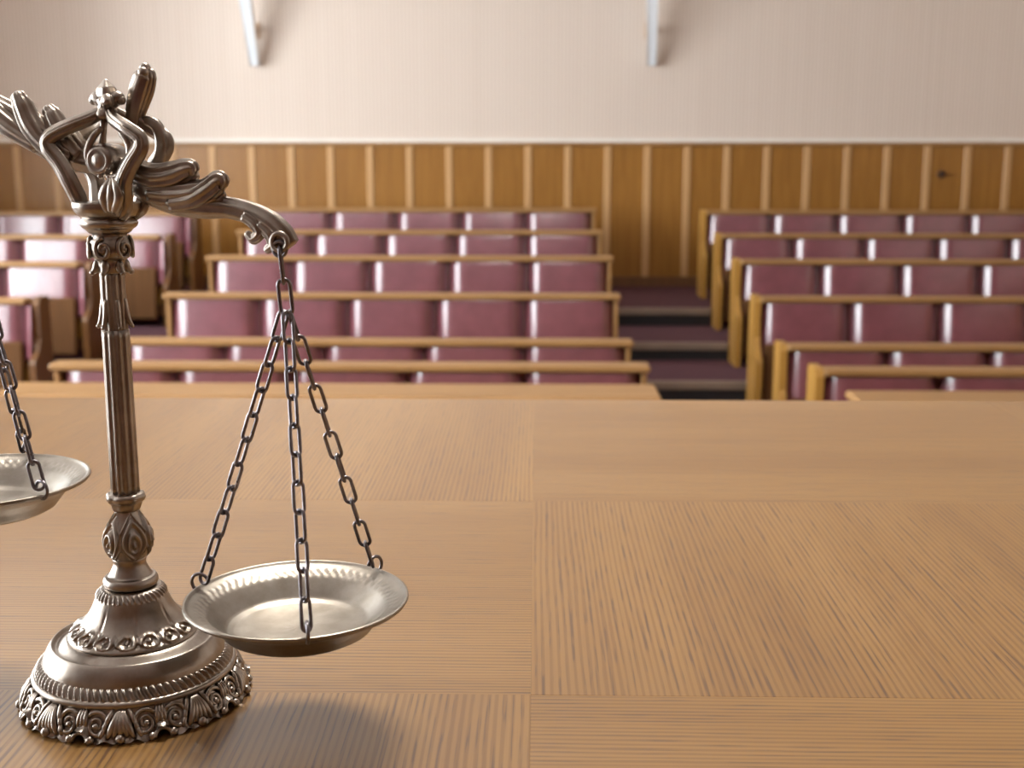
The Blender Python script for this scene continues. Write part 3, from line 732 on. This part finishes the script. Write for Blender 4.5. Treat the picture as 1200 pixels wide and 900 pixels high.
# crest plume and the scroll behind the right of the yoke
for off, dx in ((-0.010, 0), (-0.014, 5), (-0.006, -5)):
    o = sweep([(156 + dx * 0.3, 150), (160 + dx * 0.8, 128), (166 + dx, 106), (170 + dx * 0.8, 90), (170 + dx * 0.4, 80 + abs(dx))], [6, 9, 10.5, 10, 6.5], off, 16, 0.7, 5, 0.12)
    o.ball(bp(170 + dx * 0.4, 80 + abs(dx), off), 6.5 * PXM, 8); o.build('plume_leaf', 'antique_pewter', beam, True)
sweep([(160, 150), (170, 143), (181, 146), (188, 158), (190, 174), (186, 188), (178, 198)], [5, 7, 8, 8, 9, 9, 8], -0.012, 18, 0.8, 5, 0.08).build('crest_scroll', 'antique_pewter', beam, True)
# hook eyes
for H, s in ((HR, 1), (HL, -1)):
    mb = MB(); pts = [H + du * (0.0052 * math.cos(a)) + Vector((0, 0, 0.0052 * math.sin(a))) + dn * 0.006 for a in [2 * PI * q / 20 for q in range(20)]]
    mb.tube(pts, 0.0017, 8, True); mb.build('hook_eye', 'antique_pewter', beam, True)

# --- pans and chains
PR = 130 * depth(RPc + B0) / F
def pan_mesh():
    R = PR
    P = [(1e-5, -0.0235), (R * 0.35, -0.0232), (R * 0.56, -0.0224), (R * 0.63, -0.0205), (R * 0.72, -0.0135), (R * 0.80, -0.0075), (R * 0.88, -0.0038), (R * 0.955, -0.0012), (R * 0.985, 0.0008),
         (R * 1.0, 0.0004), (R * 1.003, -0.0012), (R * 0.99, -0.0028), (R * 0.95, -0.0040), (R * 0.88, -0.0064), (R * 0.80, -0.0105), (R * 0.73, -0.0165), (R * 0.67, -0.0232), (R * 0.60, -0.0262), (R * 0.4, -0.0268), (1e-5, -0.0268)]
    P = [(r, z * 0.86) for r, z in P]
    P = dense(P, 4)
    def fn(th, i, r, z):
        d = 0; q = r / R
        if i < 32 and 0.80 < q < 0.90:
            e = math.sin(PI * (q - 0.80) / 0.10); d = 0.00028 * e * (math.cos(64 * th + 40 * q) + 0.8 * math.cos(64 * th - 60 * q))
        if i < 14 and q < 0.5: d = 0.00025 * math.sin(9 * th + 25 * q) * math.sin(PI * q / 0.5) + 0.0002 * math.cos(q * 60)
        return r, z + d
    return MB().lathe(P, 320, fn).mesh('pan', 'pan_pewter', True)
PANM = pan_mesh()
WR = 0.00118; LW = 0.0047
def link_mesh(Li):
    n = 8; h = Li / 2 - (LW - WR) + 0.0; rr = LW - WR; L2 = Li / 2 + WR - rr
    pts = [Vector((rr * math.cos(PI * q / n), 0, L2 + rr * math.sin(PI * q / n))) for q in range(n + 1)] + [Vector((-rr * math.cos(PI * q / n), 0, -L2 - rr * math.sin(PI * q / n))) for q in range(n + 1)]
    return MB().tube(pts, WR, 8, True, 1.0, (0, 1, 0)).mesh('link', 'chain_steel', True)
LINKS = {}
def orient(o, c, d, tw):
    d = d.normalized(); x = Vector((1, 0, 0)) - d * d.x; x.normalize(); y = d.cross(x)
    a = x * math.cos(tw) + y * math.sin(tw); b_ = d.cross(a)
    o.matrix_local = Matrix(((a.x, b_.x, d.x, c.x), (a.y, b_.y, d.y, c.y), (a.z, b_.z, d.z, c.z), (0, 0, 0, 1)))
def chain(A, Bp, name, tw0, hook_dir, step=0.0172, curl=True):
    d = Bp - A; n = max(1, round(d.length / step)); Li = d.length / n
    key = round(Li, 4)
    if key not in LINKS: LINKS[key] = link_mesh(Li)
    mb = MB()
    if curl:                                   # wire hook that goes through the rim
        hr = 0.0060; c = Bp + Vector((0, 0, -0.001)) + hook_dir * 0.0022; pts = []
        for q in range(19):
            a = PI * 0.95 - q / 18 * PI * 1.55
            pts.append(c + hook_dir * (hr * math.cos(a)) + Vector((0, 0, hr * math.sin(a))))
        mb.tube(pts, WR, 8)
    else:
        mb.tube([A + du * (0.0045 * math.cos(2 * PI * q / 16)) + Vector((0, 0, 0.0045 * math.sin(2 * PI * q / 16))) for q in range(16)], WR, 8, True)
    ch = mb.build(name, 'chain_steel', scale, True)
    for i in range(n):
        o = link('link', LINKS[key], ch); orient(o, A + d * ((i + 0.5) / n), d, tw0 + (PI / 2) * (i % 2) + 0.09 * math.sin(i * 2.1 + tw0))
    return ch
for H, C, nm, an0, tw in ((HR, RPc, 'r', 45, 0.5), (HL, LPc, 'l', 60, 1.2)):
    pan = link('pan', PANM, scale, C)
    J = H + Vector((0, 0, -0.043))
    chain(H + dn * 0.006 + Vector((0, 0, -0.004)), J, 'hanger_chain', 1.35, dn, 0.0205, False)
    for k, a in enumerate((166, 51, -74) if nm == 'r' else (206, 88, -34)):
        th = math.radians(a); dr = Vector((math.cos(th), math.sin(th), 0)); e = C + dr * (PR * 0.935) + Vector((0, 0, 0.004))
        chain(J + dr * 0.002, e, 'suspension_chain', tw + k * 0.9, dr)
